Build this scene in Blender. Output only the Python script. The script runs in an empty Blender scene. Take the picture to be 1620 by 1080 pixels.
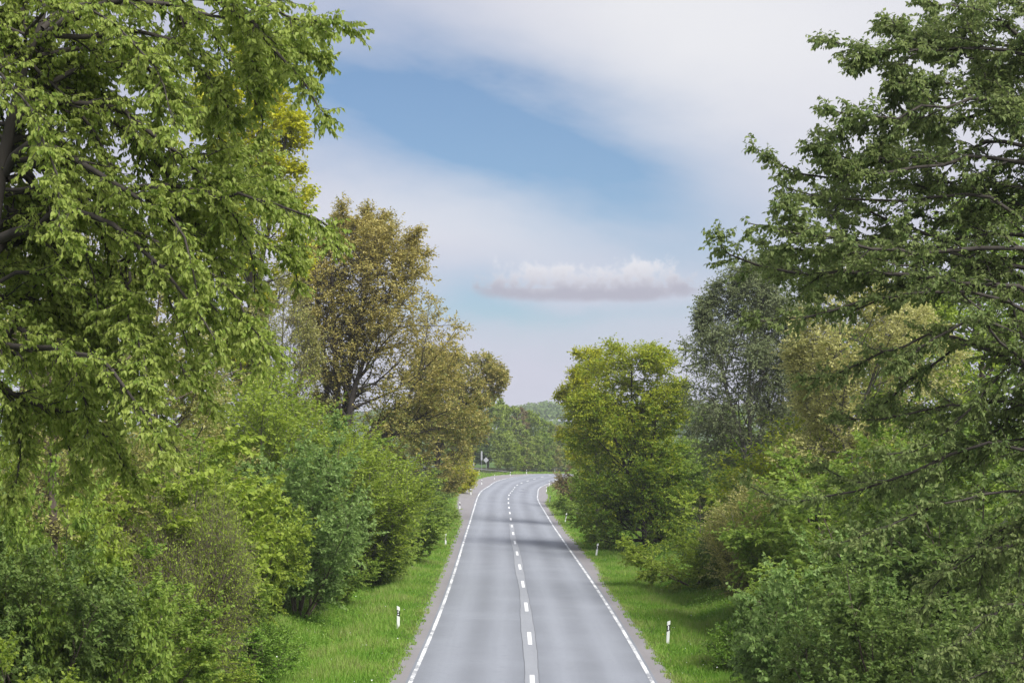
import bpy, math
import numpy as np
C = bpy.context.scene
COL = C.collection
F, CAMH, W = 2650.0, 7.4, 7.55          # focal length in photo pixels, eye height, width between edge lines
V = lambda *a: np.array(a, float)

# ------------------------------------------------------------------ camera, world, sun, exposure
cam_d = bpy.data.cameras.new('camera'); cam = bpy.data.objects.new('camera', cam_d); COL.objects.link(cam)
cam.location = (0, 0, CAMH); cam.rotation_euler = (math.radians(90), 0, 0)
cam_d.sensor_width = 36; cam_d.lens = F/1620*36; cam_d.shift_y = 161/1620.0
cam_d.clip_start = .3; cam_d.clip_end = 12000
C.camera = cam
C.view_settings.view_transform = 'Standard'; C.view_settings.look = 'None'
C.view_settings.exposure = 0.4; C.view_settings.gamma = 1; C.view_settings.use_curve_mapping = False
SUN_EL, SUN_AZ = math.radians(47), math.radians(138)   # azimuth from the view direction (+Y) towards +X
sd = bpy.data.lights.new('sun', 'SUN'); sun = bpy.data.objects.new('sun', sd); COL.objects.link(sun)
sd.energy = 4.9; sd.angle = math.radians(32); sd.color = (1, .97, .91)
sun.rotation_euler = (math.radians(90)-SUN_EL, 0, math.pi-SUN_AZ)
sun.location = (60, 0, 60)

world = bpy.data.worlds.new('World'); C.world = world; world.use_nodes = True
NT = world.node_tree; NT.nodes.clear()
def nd(t, nt=None, **k):
    n = (nt or NT).nodes.new(t)
    for a, b in k.items(): setattr(n, a, b)
    return n
def lk(a, b, nt=None): (nt or NT).links.new(a, b)
def mth(op, a, b=None, c=None, nt=None, clamp=False):
    nt = nt or NT
    n = nt.nodes.new('ShaderNodeMath'); n.operation = op; n.use_clamp = clamp
    for i, x in enumerate((a, b, c)):
        if x is None: continue
        if isinstance(x, (int, float)): n.inputs[i].default_value = x
        else: nt.links.new(x, n.inputs[i])
    return n.outputs[0]
def mixc(f, a, b, nt=None):
    nt = nt or NT
    n = nt.nodes.new('ShaderNodeMix'); n.data_type = 'RGBA'
    for s, x in ((n.inputs[0], f), (n.inputs[6], a), (n.inputs[7], b)):
        if isinstance(x, (int, float)): s.default_value = x
        elif isinstance(x, tuple): s.default_value = (*x, 1)
        else: nt.links.new(x, s)
    return n.outputs[2]
def noise(vec, scale, detail=5, rough=.5, nt=None, dist=0):
    nt = nt or NT
    n = nt.nodes.new('ShaderNodeTexNoise'); n.inputs['Scale'].default_value = scale; n.inputs['Detail'].default_value = detail
    n.inputs['Roughness'].default_value = rough; n.inputs['Distortion'].default_value = dist
    if vec is not None: nt.links.new(vec, n.inputs['Vector'])
    return n.outputs['Fac']
def sstep(x, a, b, nt=None):
    nt = nt or NT
    n = nt.nodes.new('ShaderNodeMapRange'); n.interpolation_type = 'SMOOTHSTEP'
    n.inputs['From Min'].default_value = a; n.inputs['From Max'].default_value = b
    nt.links.new(x, n.inputs['Value']); return n.outputs[0]

def build_world():
    tc = nd('ShaderNodeTexCoord'); sep = nd('ShaderNodeSeparateXYZ'); lk(tc.outputs['Generated'], sep.inputs[0])
    x, y, z = sep.outputs
    az = mth('ARCTAN2', x, y); el = mth('ARCSINE', z)
    mp = nd('ShaderNodeMapping'); mp.inputs['Scale'].default_value = (1, 1, 2.2); lk(tc.outputs['Generated'], mp.inputs[0])
    n1 = noise(mp.outputs[0], 5.0, 6, .55); n2 = noise(mp.outputs[0], 13.0, 6, .6); n3 = noise(mp.outputs[0], 1.6, 3, .5)
    n4 = noise(tc.outputs['Generated'], 75.0, 6, .6)
    wu = mth('MULTIPLY_ADD', mth('SUBTRACT', n1, .5), .05, az); wv = mth('MULTIPLY_ADD', mth('SUBTRACT', n2, .5), .03, el)
    def gauss(px, py, a, b, rot, u=wu, v=wv):
        du = mth('SUBTRACT', u, (px-810)/2650); dv = mth('SUBTRACT', v, (701-py)/2650)
        c, s = math.cos(math.radians(rot)), math.sin(math.radians(rot))
        p = mth('MULTIPLY', mth('ADD', mth('MULTIPLY', du, c), mth('MULTIPLY', dv, s)), 2650/a)
        q = mth('MULTIPLY', mth('SUBTRACT', mth('MULTIPLY', dv, c), mth('MULTIPLY', du, s)), 2650/b)
        r2 = mth('ADD', mth('MULTIPLY', p, p), mth('MULTIPLY', q, q))
        return mth('POWER', 2.718, mth('MULTIPLY', r2, -1.0))
    gaps = [(600, 110, 260, 120, -14, .46), (660, 200, 360, 95, -6, .68), (880, 260, 260, 110, -20, .55), (1060, 345, 200, 100, -22, .42),
            (745, 470, 120, 55, 0, .6), (900, 493, 300, 20, 0, .42), (980, 530, 260, 40, 0, .25)]
    g = 0.0
    for px, py, a, b, rot, k in gaps: g = mth('MULTIPLY_ADD', gauss(px, py, a, b, rot), k, g)
    rt = nd('ShaderNodeCombineXYZ'); cs, sn = math.cos(math.radians(-14)), math.sin(math.radians(-14))
    lk(mth('MULTIPLY', mth('ADD', mth('MULTIPLY', az, cs), mth('MULTIPLY', el, sn)), 5.0), rt.inputs[0])
    lk(mth('MULTIPLY', mth('SUBTRACT', mth('MULTIPLY', el, cs), mth('MULTIPLY', az, sn)), 22.0), rt.inputs[1])
    st = noise(rt.outputs[0], 1.0, 6, .58)                            # long wind drawn streaks
    g = mth('MULTIPLY', g, mth('ADD', .34, mth('MULTIPLY', st, 1.25)))
    away = sstep(mth('ABSOLUTE', az), .36, .7)                        # outside the frame the same broken cloud goes on
    g = mth('ADD', g, mth('MULTIPLY', mth('MULTIPLY', sstep(n3, .5, .68), away), .75))
    cover = mth('SUBTRACT', 1.0, mth('MINIMUM', g, .97), clamp=True)
    sky = nd('ShaderNodeTexSky', sky_type='NISHITA', sun_disc=False, sun_elevation=SUN_EL, sun_rotation=SUN_AZ, air_density=1.0, dust_density=.6, ozone_density=2.5)
    skyc = nd('ShaderNodeVectorMath', operation='MULTIPLY'); lk(sky.outputs[0], skyc.inputs[0]); skyc.inputs[1].default_value = (.64, .735, .82)   # the photograph's slightly violet blue
    # cloud colours are written divided by the background strength
    bright = mth('ADD', gauss(1150, 60, 520, 260, 0), mth('MULTIPLY', gauss(700, 345, 260, 80, -5), .55), clamp=True)
    bright = mth('ADD', bright, mth('MULTIPLY', mth('SUBTRACT', n1, .5), .5), clamp=True)
    bright = mth('MAXIMUM', bright, mth('MULTIPLY', away, sstep(n1, .3, .7)))
    K = .775/.1
    cl = mixc(bright, (.60*K, .61*K, .73*K), (.82*K, .825*K, .86*K))
    col = mixc(cover, skyc.outputs[0], cl)
    # the small cumulus low over the road
    pv = mth('SUBTRACT', el, (701-457)/2650); pu = mth('SUBTRACT', az, (930-810)/2650)
    up = mth('GREATER_THAN', pv, 0.0)
    hb = mth('ADD', 2650/24., mth('MULTIPLY', up, 2650/54.-2650/24.))
    q = mth('MULTIPLY', pv, hb); p = mth('MULTIPLY', pu, 2650/192.)
    p2 = mth('MULTIPLY', p, p)
    r = mth('ADD', mth('MULTIPLY', p2, p2), mth('MULTIPLY', q, q))
    m = mth('SUBTRACT', mth('SUBTRACT', 1.0, r), mth('MULTIPLY', mth('SUBTRACT', n4, .42), mth('MULTIPLY_ADD', up, 2.6, .8)))
    mask = mth('MULTIPLY', sstep(m, -.05, .7), .93)
    shade = sstep(mth('ADD', pv, mth('MULTIPLY', mth('SUBTRACT', n4, .5), .02)), -10/2650, 38/2650)
    cc = mixc(shade, (.45*K, .445*K, .53*K), (.82*K, .82*K, .865*K))
    col = mixc(mask, col, cc)
    bg = nd('ShaderNodeBackground'); bg.inputs['Strength'].default_value = .1; lk(col, bg.inputs[0])
    out = nd('ShaderNodeOutputWorld'); lk(bg.outputs[0], out.inputs[0])
build_world()
world.cycles.sampling_method = 'MANUAL'; world.cycles.sample_map_resolution = 1024
C.cycles.max_bounces = 8; C.cycles.diffuse_bounces = 4; C.cycles.transmission_bounces = 4; C.cycles.transparent_max_bounces = 6
C.cycles.volume_bounces = 0

# ------------------------------------------------------------------ helpers
rs = np.random.RandomState
def nrm(a): return a/np.maximum(np.linalg.norm(a, axis=-1, keepdims=True), 1e-9)
def at(px, py, Y): return V((px-810)*Y/F, Y, CAMH+(701-py)*Y/F)
TRIS = [0]
def mesh_np(name, verts, faces, mats, smooth=False, attrs=None):
    """faces: list of int arrays [n,k]; attrs: name -> per-vertex float array"""
    me = bpy.data.meshes.new(name)
    verts = np.ascontiguousarray(verts, np.float32)
    me.vertices.add(len(verts)); me.vertices.foreach_set('co', verts.ravel())
    faces = [np.asarray(f, np.int32) for f in faces if len(f)]
    loops = np.concatenate([f.ravel() for f in faces]); sizes = np.concatenate([np.full(len(f), f.shape[1], np.int32) for f in faces])
    me.loops.add(len(loops)); me.loops.foreach_set('vertex_index', loops)
    me.polygons.add(len(sizes)); starts = np.concatenate([[0], np.cumsum(sizes)[:-1]]).astype(np.int32)
    me.polygons.foreach_set('loop_start', starts)
    me.polygons.foreach_set('use_smooth', np.full(len(sizes), smooth))
    for k, a in (attrs or {}).items():
        at_ = me.attributes.new(k, 'FLOAT', 'POINT'); at_.data.foreach_set('value', np.asarray(a, np.float32))
    me.update(calc_edges=True)
    for m in (mats if isinstance(mats, (list, tuple)) else [mats]): me.materials.append(m)
    TRIS[0] += int((sizes-2).sum())
    return me
def obj(name, me, parent=None, kind=None):
    o = bpy.data.objects.new(name, me); COL.objects.link(o)
    if parent: o.parent = parent
    if kind: o['kind'] = kind
    return o
def tag(o, label, cat, group=None):
    o['label'] = label; o['category'] = cat
    if group: o['group'] = group
    return o
def thing(name, label, cat, loc=(0, 0, 0), group=None, rotz=0):
    o = bpy.data.objects.new(name, None); COL.objects.link(o); o.location = loc; o.rotation_euler = (0, 0, rotz); o.empty_display_size = .2
    return tag(o, label, cat, group)

def mat(name):
    m = bpy.data.materials.new(name); m.use_nodes = True; nt = m.node_tree; nt.nodes.clear()
    out = nt.nodes.new('ShaderNodeOutputMaterial'); p = nt.nodes.new('ShaderNodeBsdfPrincipled'); nt.links.new(p.outputs[0], out.inputs[0])
    return m, nt, p, out
def objvec(nt): return nt.nodes.new('ShaderNodeTexCoord').outputs['Object']
def posvec(nt): return nt.nodes.new('ShaderNodeNewGeometry').outputs['Position']
def attr(nt, name):
    n = nt.nodes.new('ShaderNodeAttribute'); n.attribute_name = name; return n.outputs['Fac']
def ramp(nt, fac, stops):
    n = nt.nodes.new('ShaderNodeValToRGB'); e = n.color_ramp.elements
    while len(e) < len(stops): e.new(.5)
    for i, (p, c) in enumerate(stops): e[i].position = p; e[i].color = (*c, 1)
    nt.links.new(fac, n.inputs[0]); return n.outputs[0]
def leaf_mat(name, dark, mid, light, tr=.34, rough=.5, spec=.35, accent=None):
    m, nt, p, out = mat(name)
    t = attr(nt, 'tint')
    n = noise(posvec(nt), .35, 2, .5, nt)
    t2 = mth('ADD', t, mth('MULTIPLY', mth('SUBTRACT', n, .5), .55, nt=nt), nt=nt)
    stops = [(.12, dark), (.5, mid), (.88, light)]
    if accent: stops += [(1.0, accent)]
    c = ramp(nt, t2, stops)
    nt.links.new(c, p.inputs['Base Color']); p.inputs['Roughness'].default_value = rough; p.inputs['Specular IOR Level'].default_value = spec
    tl = nt.nodes.new('ShaderNodeBsdfTranslucent'); hs = nt.nodes.new('ShaderNodeHueSaturation')
    hs.inputs['Hue'].default_value = .497; hs.inputs['Saturation'].default_value = 1.08; hs.inputs['Value'].default_value = 1.35; nt.links.new(c, hs.inputs['Color']); nt.links.new(hs.outputs[0], tl.inputs[0])
    mx = nt.nodes.new('ShaderNodeMixShader'); mx.inputs[0].default_value = tr
    nt.links.new(p.outputs[0], mx.inputs[1]); nt.links.new(tl.outputs[0], mx.inputs[2]); nt.links.new(mx.outputs[0], out.inputs[0])
    return m
def bark_mat(name, a, b, scale=6):
    m, nt, p, out = mat(name)
    mp = nt.nodes.new('ShaderNodeMapping'); mp.inputs['Scale'].default_value = (1, 1, .25); nt.links.new(objvec(nt), mp.inputs[0])
    n = noise(mp.outputs[0], scale, 6, .65, nt)
    nt.links.new(ramp(nt, n, [(.3, a), (.7, b)]), p.inputs['Base Color']); p.inputs['Roughness'].default_value = .9
    bp = nt.nodes.new('ShaderNodeBump'); bp.inputs['Strength'].default_value = .6; bp.inputs['Distance'].default_value = .03
    nt.links.new(n, bp.inputs['Height']); nt.links.new(bp.outputs[0], p.inputs['Normal'])
    return m

# ------------------------------------------------------------------ the road's course (radius of about 500 m to the right after 270 m)
KK = [0, 60, 120, 180, 220, 250, 280, 310, 340, 370, 400, 430, 520.]
KV = [0.000567, -0.000485, 6.8e-05, -5e-06, 0.000946, -0.000544, 0.002967, 0.001511, 0.00201, 0.002043, 0.002043, 0.002043, 0.002043]
ZK = [0, 150, 220, 260, 300, 340, 380, 420, 520.]
ZV = [-0.025, 0.1436, 0.64, 0.327, 0.5637, 0.9818, 0.521, 0.0595, -0.402]
BK = [0, 180, 240, 300, 340, 380, 520.]
BV = [0.0026, 0.0492, 0.1308, 0.1296, 0.0464, 0.0087, 0.0027]
S = np.arange(0, 520, 1.0)
TH = -0.000623+np.cumsum(np.interp(S, KK, KV)); RX = 0.292+np.cumsum(np.sin(TH)); RY = np.cumsum(np.cos(TH))
RZ = np.interp(S, ZK, ZV); RB = np.interp(S, BK, BV)
_k = np.hanning(15); _k /= _k.sum()
RZ = np.convolve(np.pad(RZ, 7, 'edge'), _k, 'valid')
def rp(s, d, dz=0.0):
    """a point of the road surface: s along the centre line, d metres to its right"""
    s = np.asarray(s, float); d = np.asarray(d, float)
    th = np.interp(s, S, TH); b = np.interp(s, S, RB)
    return np.stack([np.interp(s, S, RX)+d*np.cos(th), np.interp(s, S, RY)-d*np.sin(th), np.interp(s, S, RZ)-b*d+dz], -1)
def sd_of(X, Y):
    X = np.asarray(X, float).ravel(); Y = np.asarray(Y, float).ravel(); s = np.empty(len(X)); d = np.empty(len(X))
    for a in range(0, len(X), 20000):
        x, y = X[a:a+20000], Y[a:a+20000]
        i = ((x[:, None]-RX[::2])**2+(y[:, None]-RY[::2])**2).argmin(1)*2
        dx, dy = x-RX[i], y-RY[i]; t = dx*np.sin(TH[i])+dy*np.cos(TH[i])
        s[a:a+20000] = S[i]+np.clip(t, -2, 2); d[a:a+20000] = dx*np.cos(TH[i])-dy*np.sin(TH[i])
    return s, d
def shoulder(s, side):
    s = np.asarray(s, float)
    if side < 0: return np.interp(s, [0, 60, 75, 150, 175, 215, 260, 320, 345, 520], [.75, .6, .7, .8, 1.9, 2.6, 3.0, 3.0, .8, .7])
    return np.interp(s, [0, 90, 100, 150, 200, 225, 260, 300, 520], [.75, .6, 1.0, .8, .8, 1.7, 1.5, .8, .7])
def ground_z(X, Y, shape=None):
    X = np.asarray(X, float); shp = X.shape; Y = np.broadcast_to(Y, shp)
    s, d = sd_of(X, Y); X = X.ravel(); Y = np.ravel(Y)
    e = np.abs(d)-W/2; dc = np.clip(d, -W/2-3, W/2+3)
    z0 = np.interp(s, S, RZ)-np.interp(s, S, RB)*dc
    sh = np.where(d < 0, shoulder(s, -1), shoulder(s, 1)); q = e-sh
    pl = np.interp(q, [0, 1.8, 3.0, 6.5, 11, 20, 60, 300], [0, .05, -.12, 1.0, 2.3, 3.0, 2.8, 0])
    pr = np.interp(q, [0, 1.5, 3.0, 6, 11, 20, 60, 300], [0, -.08, -.35, .5, 1.8, 2.8, 2.6, 0])
    fade = np.interp(s, [0, 200, 300, 420], [1, 1, .45, .3])
    z = z0+np.where(d < 0, pl*fade, pr*fade)
    bump = .07*np.sin(X*1.7+.6*np.sin(Y*.9))*np.sin(Y*1.3+.8*np.sin(X*.7))+.15*np.sin(X*.41+1)*np.sin(Y*.33)
    z += bump*np.clip((q-.6)/3, 0, 1)
    z = np.where(q < -.25, z0-.14, np.where(q < 0, z0-.035, z))
    far = np.clip((np.hypot(X, Y-250)-480)/300, 0, 1); z = z*(1-far)
    r = np.clip((Y-700)/600, 0, 1); hill = (18+4*np.sin(X*.013+.6)+3*np.sin(X*.05))*(r*r*(3-2*r))
    return (z+hill).reshape(shp)
def gz(x, y): return float(ground_z(np.array([x]), np.array([y]))[0])
def on_ground(px, py):
    lo, hi = 20.0, 800.0
    for Y in np.linspace(30, 600, 1141):
        p = at(px, py, Y)
        if p[2] <= gz(p[0], p[1]): return V(p[0], p[1], gz(p[0], p[1]))
    return p
def strip(name, s, dl, dr, dz, m, parent, kind=None, cols=1, smooth=True):
    s = np.asarray(s, float); dl = np.broadcast_to(dl, s.shape); dr = np.broadcast_to(dr, s.shape)
    t = np.linspace(0, 1, cols+1)
    P = rp(s[:, None], dl[:, None]*(1-t)+dr[:, None]*t, dz)
    n, k = len(s), cols+1; i = np.arange(n-1)[:, None]*k+np.arange(cols)
    f = np.stack([i, i+1, i+k+1, i+k], -1).reshape(-1, 4)
    U = (dl[:, None]*(1-t)+dr[:, None]*t).ravel(); Sv = np.repeat(s, k)
    return obj(name, mesh_np(name, P.reshape(-1, 3), [f], m, smooth, {'lat': U, 'along': Sv}), parent, kind)

# materials of the ground
def mat_ground():
    m, nt, p, out = mat('grassy_soil'); v = posvec(nt)
    n1 = noise(v, .25, 4, .6, nt); n2 = noise(v, 6, 4, .7, nt)
    c = mixc(sstep(n1, .35, .7, nt), (.055, .105, .022), (.085, .15, .03), nt)
    c = mixc(sstep(n2, .5, .75, nt), c, (.05, .07, .022), nt)
    q = attr(nt, 'wild'); c = mixc(q, c, mixc(n2, (.03, .035, .014), (.045, .06, .02), nt), nt)
    e = attr(nt, 'edge'); c = mixc(mth('MULTIPLY', e, sstep(n2, .3, .6, nt), nt=nt), c, (.13, .10, .07), nt)
    nt.links.new(c, p.inputs['Base Color']); p.inputs['Roughness'].default_value = .95; p.inputs['Specular IOR Level'].default_value = .1
    b = nt.nodes.new('ShaderNodeBump'); b.inputs['Distance'].default_value = .1; nt.links.new(n2, b.inputs['Height']); nt.links.new(b.outputs[0], p.inputs['Normal'])
    return m
def mat_asphalt(name, base, tracks=True):
    m, nt, p, out = mat(name); v = posvec(nt); lat = attr(nt, 'lat'); al = attr(nt, 'along')
    cx = nt.nodes.new('ShaderNodeCombineXYZ'); nt.links.new(mth('MULTIPLY', lat, 2.2, nt=nt), cx.inputs[0]); nt.links.new(mth('MULTIPLY', al, .05, nt=nt), cx.inputs[1])
    streak = noise(cx.outputs[0], 1.0, 5, .6, nt)
    fine = noise(v, 45, 3, .7, nt); big = noise(v, .22, 4, .55, nt)
    c = mixc(fine, tuple(x*.82 for x in base), tuple(x*1.18 for x in base), nt)
    if tracks:
        # polished pale wheel paths, darker oil line between them
        w = mth('COSINE', mth('MULTIPLY', mth('SUBTRACT', mth('ABSOLUTE', lat, nt=nt), 1.05, nt=nt), 2*math.pi/1.75, nt=nt), nt=nt)
        c = mixc(mth('MULTIPLY_ADD', w, .42, .45, nt=nt), tuple(x*.80 for x in base), mixc(fine, tuple(x*1.0 for x in base), tuple(x*1.25 for x in base), nt), nt)
    c = mixc(mth('MULTIPLY', sstep(streak, .35, .75, nt), .35, nt=nt), c, tuple(x*.75 for x in base), nt)
    c = mixc(mth('MULTIPLY', sstep(big, .4, .7, nt), .3, nt=nt), c, tuple(x*1.25 for x in base), nt)
    mot = noise(v, 5.5, 6, .75, nt); c = mixc(mth('MULTIPLY', sstep(mot, .42, .72, nt), .28, nt=nt), c, tuple(x*.72 for x in base), nt)
    sp = noise(v, 1.3, 3, .6, nt); c = mixc(mth('MULTIPLY', sstep(sp, .62, .70, nt), .22, nt=nt), c, tuple(x*.66 for x in base), nt)
    nt.links.new(c, p.inputs['Base Color']); p.inputs['Roughness'].default_value = .72; p.inputs['Specular IOR Level'].default_value = .4
    b = nt.nodes.new('ShaderNodeBump'); b.inputs['Distance'].default_value = .006; b.inputs['Strength'].default_value = .5
    nt.links.new(fine, b.inputs['Height']); nt.links.new(b.outputs[0], p.inputs['Normal'])
    return m
def mat_paint(name, wear):
    m, nt, p, out = mat(name); v = posvec(nt)
    n = noise(v, 7, 6, .75, nt); n2 = noise(v, .5, 2, .5, nt)
    w = sstep(mth('ADD', n, mth('MULTIPLY', mth('SUBTRACT', n2, .5, nt=nt), .5, nt=nt), nt=nt), 1-wear-.12, 1-wear+.1, nt)
    c = mixc(w, (.74, .75, .76), (.2, .21, .24), nt)
    nt.links.new(c, p.inputs['Base Color']); p.inputs['Roughness'].default_value = .65
    return m
def mat_plain(name, col, rough=.6, var=.15, scale=20, metal=0):
    m, nt, p, out = mat(name); n = noise(objvec(nt), scale, 4, .6, nt)
    nt.links.new(mixc(n, tuple(x*(1-var) for x in col), tuple(min(1, x*(1+var)) for x in col), nt), p.inputs['Base Color'])
    p.inputs['Roughness'].default_value = rough; p.inputs['Metallic'].default_value = metal
    return m
MG = mat_ground()
ASPH = mat_asphalt('worn_asphalt', (.222, .237, .272))
SHOU = mat_asphalt('shoulder_asphalt', (.222, .21, .218), False)
SEAL = mat_asphalt('joint_repair_asphalt', (.258, .27, .30), False)
DARKA = mat_asphalt('dark_patch_asphalt', (.16, .165, .20), False)
DCR0 = mat_plain('tar', (.12, .125, .14), .6)
PAINT = mat_paint('road_paint', .38); PAINT2 = mat_paint('worn_road_paint', .47)

# ------------------------------------------------------------------ ground and road
def axis(parts):
    a = []
    for lo, hi, st in parts: a += list(np.arange(lo, hi, st))
    return np.array(a+[parts[-1][1]])
gx = axis([(-4000, -800, 400), (-800, -160, 40), (-160, -40, 8), (-40, -13, 1.5), (-13, 17, .45), (17, 60, 1.5), (60, 160, 8), (160, 800, 40), (800, 4000, 400)])
gy = axis([(-600, -40, 40), (-40, 30, 5), (30, 150, 1.0), (150, 470, 2.0), (470, 700, 12), (700, 1500, 25), (1500, 6000, 500)])
GX, GY = np.meshgrid(gx, gy); GZ = ground_z(GX, GY)
s_, d_ = sd_of(GX, GY)
q_ = np.abs(d_)-W/2-np.where(d_ < 0, shoulder(s_, -1), shoulder(s_, 1))
n, k = len(gy), len(gx); i_ = (np.arange(n-1)[:, None]*k+np.arange(k-1)); gf = np.stack([i_, i_+1, i_+k+1, i_+k], -1).reshape(-1, 4)
ground = obj('ground', mesh_np('ground', np.stack([GX, GY, GZ], -1).reshape(-1, 3), [gf], MG, True,
             {'wild': np.clip((q_-3)/3, 0, 1)*(1-np.clip((q_-24)/8, 0, 1))*(GY.ravel() < 700), 'edge': np.clip(1-np.abs(q_-.15)/.5, 0, 1)}), None, 'structure')
sr = np.concatenate([np.arange(2, 240, 2.0), np.arange(240, 500, 1.5)])
jit = lambda s, a, seed: a*(np.sin(s*.9+seed)+.7*np.sin(s*2.3+seed*2)+.5*np.sin(s*5.1+seed*3))*.4
road = strip('road', sr, -W/2-.12, W/2+.12, 0, ASPH, None, 'structure', 16)
ss = np.arange(2, 500, .5)
strip('road_shoulder', ss, -W/2-shoulder(ss, -1)-.06+jit(ss, .12, 1), -W/2-.1, -.006, SHOU, road, None, 3)
strip('road_shoulder', ss, W/2+.1, W/2+shoulder(ss, 1)+.06+jit(ss, .10, 5), -.006, SHOU, road, None, 3)
strip('edge_line', ss, -W/2-.03+jit(ss, .006, 2), -W/2+.10, .008, PAINT2, road)
strip('edge_line', ss, W/2-.10, W/2+.03+jit(ss, .006, 4), .008, PAINT2, road)
sj = np.arange(30, 150, .5)
strip('joint_repair', sj, -.27+jit(sj, .02, 3)-.04*np.sin(sj*.21), .20+jit(sj, .02, 6)+.03*np.sin(sj*.13), .004, SEAL, road)
for off, sg in ((-.27, 3), (.20, 6)):
    e_ = off+jit(sj, .02, sg)+(-.04*np.sin(sj*.21) if off < 0 else .03*np.sin(sj*.13)); strip('tar_seam', sj, e_-.012, e_+.012, .007, DCR0, road)
MARK = mat_paint('dash_paint', .28)
for kd in range(-1, 38):
    s0 = 52.3-4+12*kd
    strip('lane_dash', np.linspace(s0, s0+4.0, 5), -.075, .075, .008, MARK, road)
CRACK = mat_plain('sealed_crack', (.33, .35, .38), .7); DCR = mat_plain('dark_crack', (.09, .09, .1), .7)
for s0, a, b, w in ((119.5, -3.3, -.5, .16), (119.0, -1.6, -.2, .14), (268, -3.6, 3.6, .3), (69, -2.6, .1, .03), (232, .6, 1.9, .18), (148, .7, 2.6, .14), (176, .8, 2.4, .1)):
    dd = np.linspace(a, b, 14); n_ = len(dd); wob = .12*np.sin(dd*3+s0)
    P = np.concatenate([rp(s0+wob-w/2, dd, .005), rp(s0+wob+w/2*(1+.4*np.sin(dd*7)), dd, .005)])
    i = np.arange(n_-1); obj('pavement_seam', mesh_np('pavement_seam', P, [np.stack([i, i+1, i+1+n_, i+n_], -1)], CRACK), road)
for s0, s1, a, b, m in ((262, 266, 1.0, 1.5, DARKA), (243, 247, .9, 1.9, DARKA)):
    sp = np.linspace(s0, s1, 9); strip('asphalt_patch', sp, a+jit(sp, .04, s0), b+jit(sp, .05, s1), .004, m, road)
# side road leaving to the left before the bend
jl = rp(340., -W/2-.3); js = np.linspace(0, 45, 16)
jp = np.stack([jl[0]-js, jl[1]+6-js*.06, np.zeros(16)], -1)
jh = 3.0+4.0*np.exp(-js/4)
A_ = jp-np.stack([js*0, jh, js*0], -1); B_ = jp+np.stack([js*0, jh, js*0], -1)
for Q in (A_, B_): Q[:, 2] = np.maximum(ground_z(Q[:, 0], Q[:, 1])+.05, 0)
zz = np.maximum(A_[:, 2], B_[:, 2])+.03; A_[:, 2] = zz; B_[:, 2] = zz
i = np.arange(15); obj('side_road', mesh_np('side_road', np.concatenate([A_, B_]), [np.stack([i, i+1, i+17, i+16], -1)], SHOU), None, 'structure')

# ------------------------------------------------------------------ growing plants
UP = V(0, 0, 1)
def env_exit(p, d, env):
    """how far each ray p+t*d stays inside the crown (list of ellipsoids)"""
    best = np.zeros(len(p))
    for c, r in env:
        q = (p-c)/r; e = d/r
        a = (e*e).sum(1); b = (q*e).sum(1); cc = (q*q).sum(1)-1; D = b*b-a*cc
        t = np.where(D > 0, (-b+np.sqrt(np.maximum(D, 0)))/a, 0); t = np.where(cc > 0.0, np.where(b < 0, t, 0), t)
        best = np.maximum(best, t)
    return best
def grow(P, R, rg, n, t=(0, 1), ang=(40, 70), length=(1, 1), rel=False, K=5, wig=.12, trop=0., flat=0., env=None, fall=0., rsc=.55, tip=.004, bias=None, cap=99):
    N, Kp = P.shape[:2]
    idx = np.repeat(np.arange(N), n); M = len(idx); kk = np.tile(np.arange(n), N)
    tt = t[0]+(t[1]-t[0])*(kk+rg.rand(M))/n
    f = np.clip(tt, 0, .999)*(Kp-1); i = f.astype(int); fr = (f-i)[:, None]
    st = P[idx, i]*(1-fr)+P[idx, i+1]*fr; T = nrm(P[idx, i+1]-P[idx, i]); pr = R[idx, i]*(1-fr[:, 0])+R[idx, i+1]*fr[:, 0]
    a = np.cross(T, UP); bad = np.linalg.norm(a, axis=1) < .15; a[bad] = V(1, 0, 0); a = nrm(a); b = np.cross(a, T)
    ph = kk*2.4+rg.rand(N)[idx]*6.28+rg.randn(M)*.5
    v = a*np.cos(ph)[:, None]+b*(np.sin(ph)*(1-flat))[:, None]; v = nrm(v)
    an = np.radians(rg.uniform(ang[0], ang[1], M))[:, None]
    d = nrm(T*np.cos(an)+v*np.sin(an))
    if bias is not None: d = nrm(d+bias)
    L = rg.uniform(length[0], length[1], M)
    if rel: L *= np.linalg.norm(np.diff(P, axis=1), axis=2).sum(1)[idx]
    L = np.minimum(L, cap)*(1-fall*tt)
    if env is not None:
        ex = env_exit(st, nrm(d+V(0, 0, trop)), env); L = np.minimum(L, np.maximum(ex*rg.uniform(.74, 1.17, M), L*.12))
    out = np.empty((M, K, 3)); out[:, 0] = st; cur = st.copy()
    for k in range(1, K):
        cur = cur+d*(L/(K-1))[:, None]; out[:, k] = cur
        d = nrm(d+rg.randn(M, 3)*wig+V(0, 0, trop))
    r0 = np.maximum(pr*rsc, tip); rad = r0[:, None]*(1-np.linspace(0, 1, K))+tip*np.linspace(0, 1, K)
    return out, rad
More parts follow.
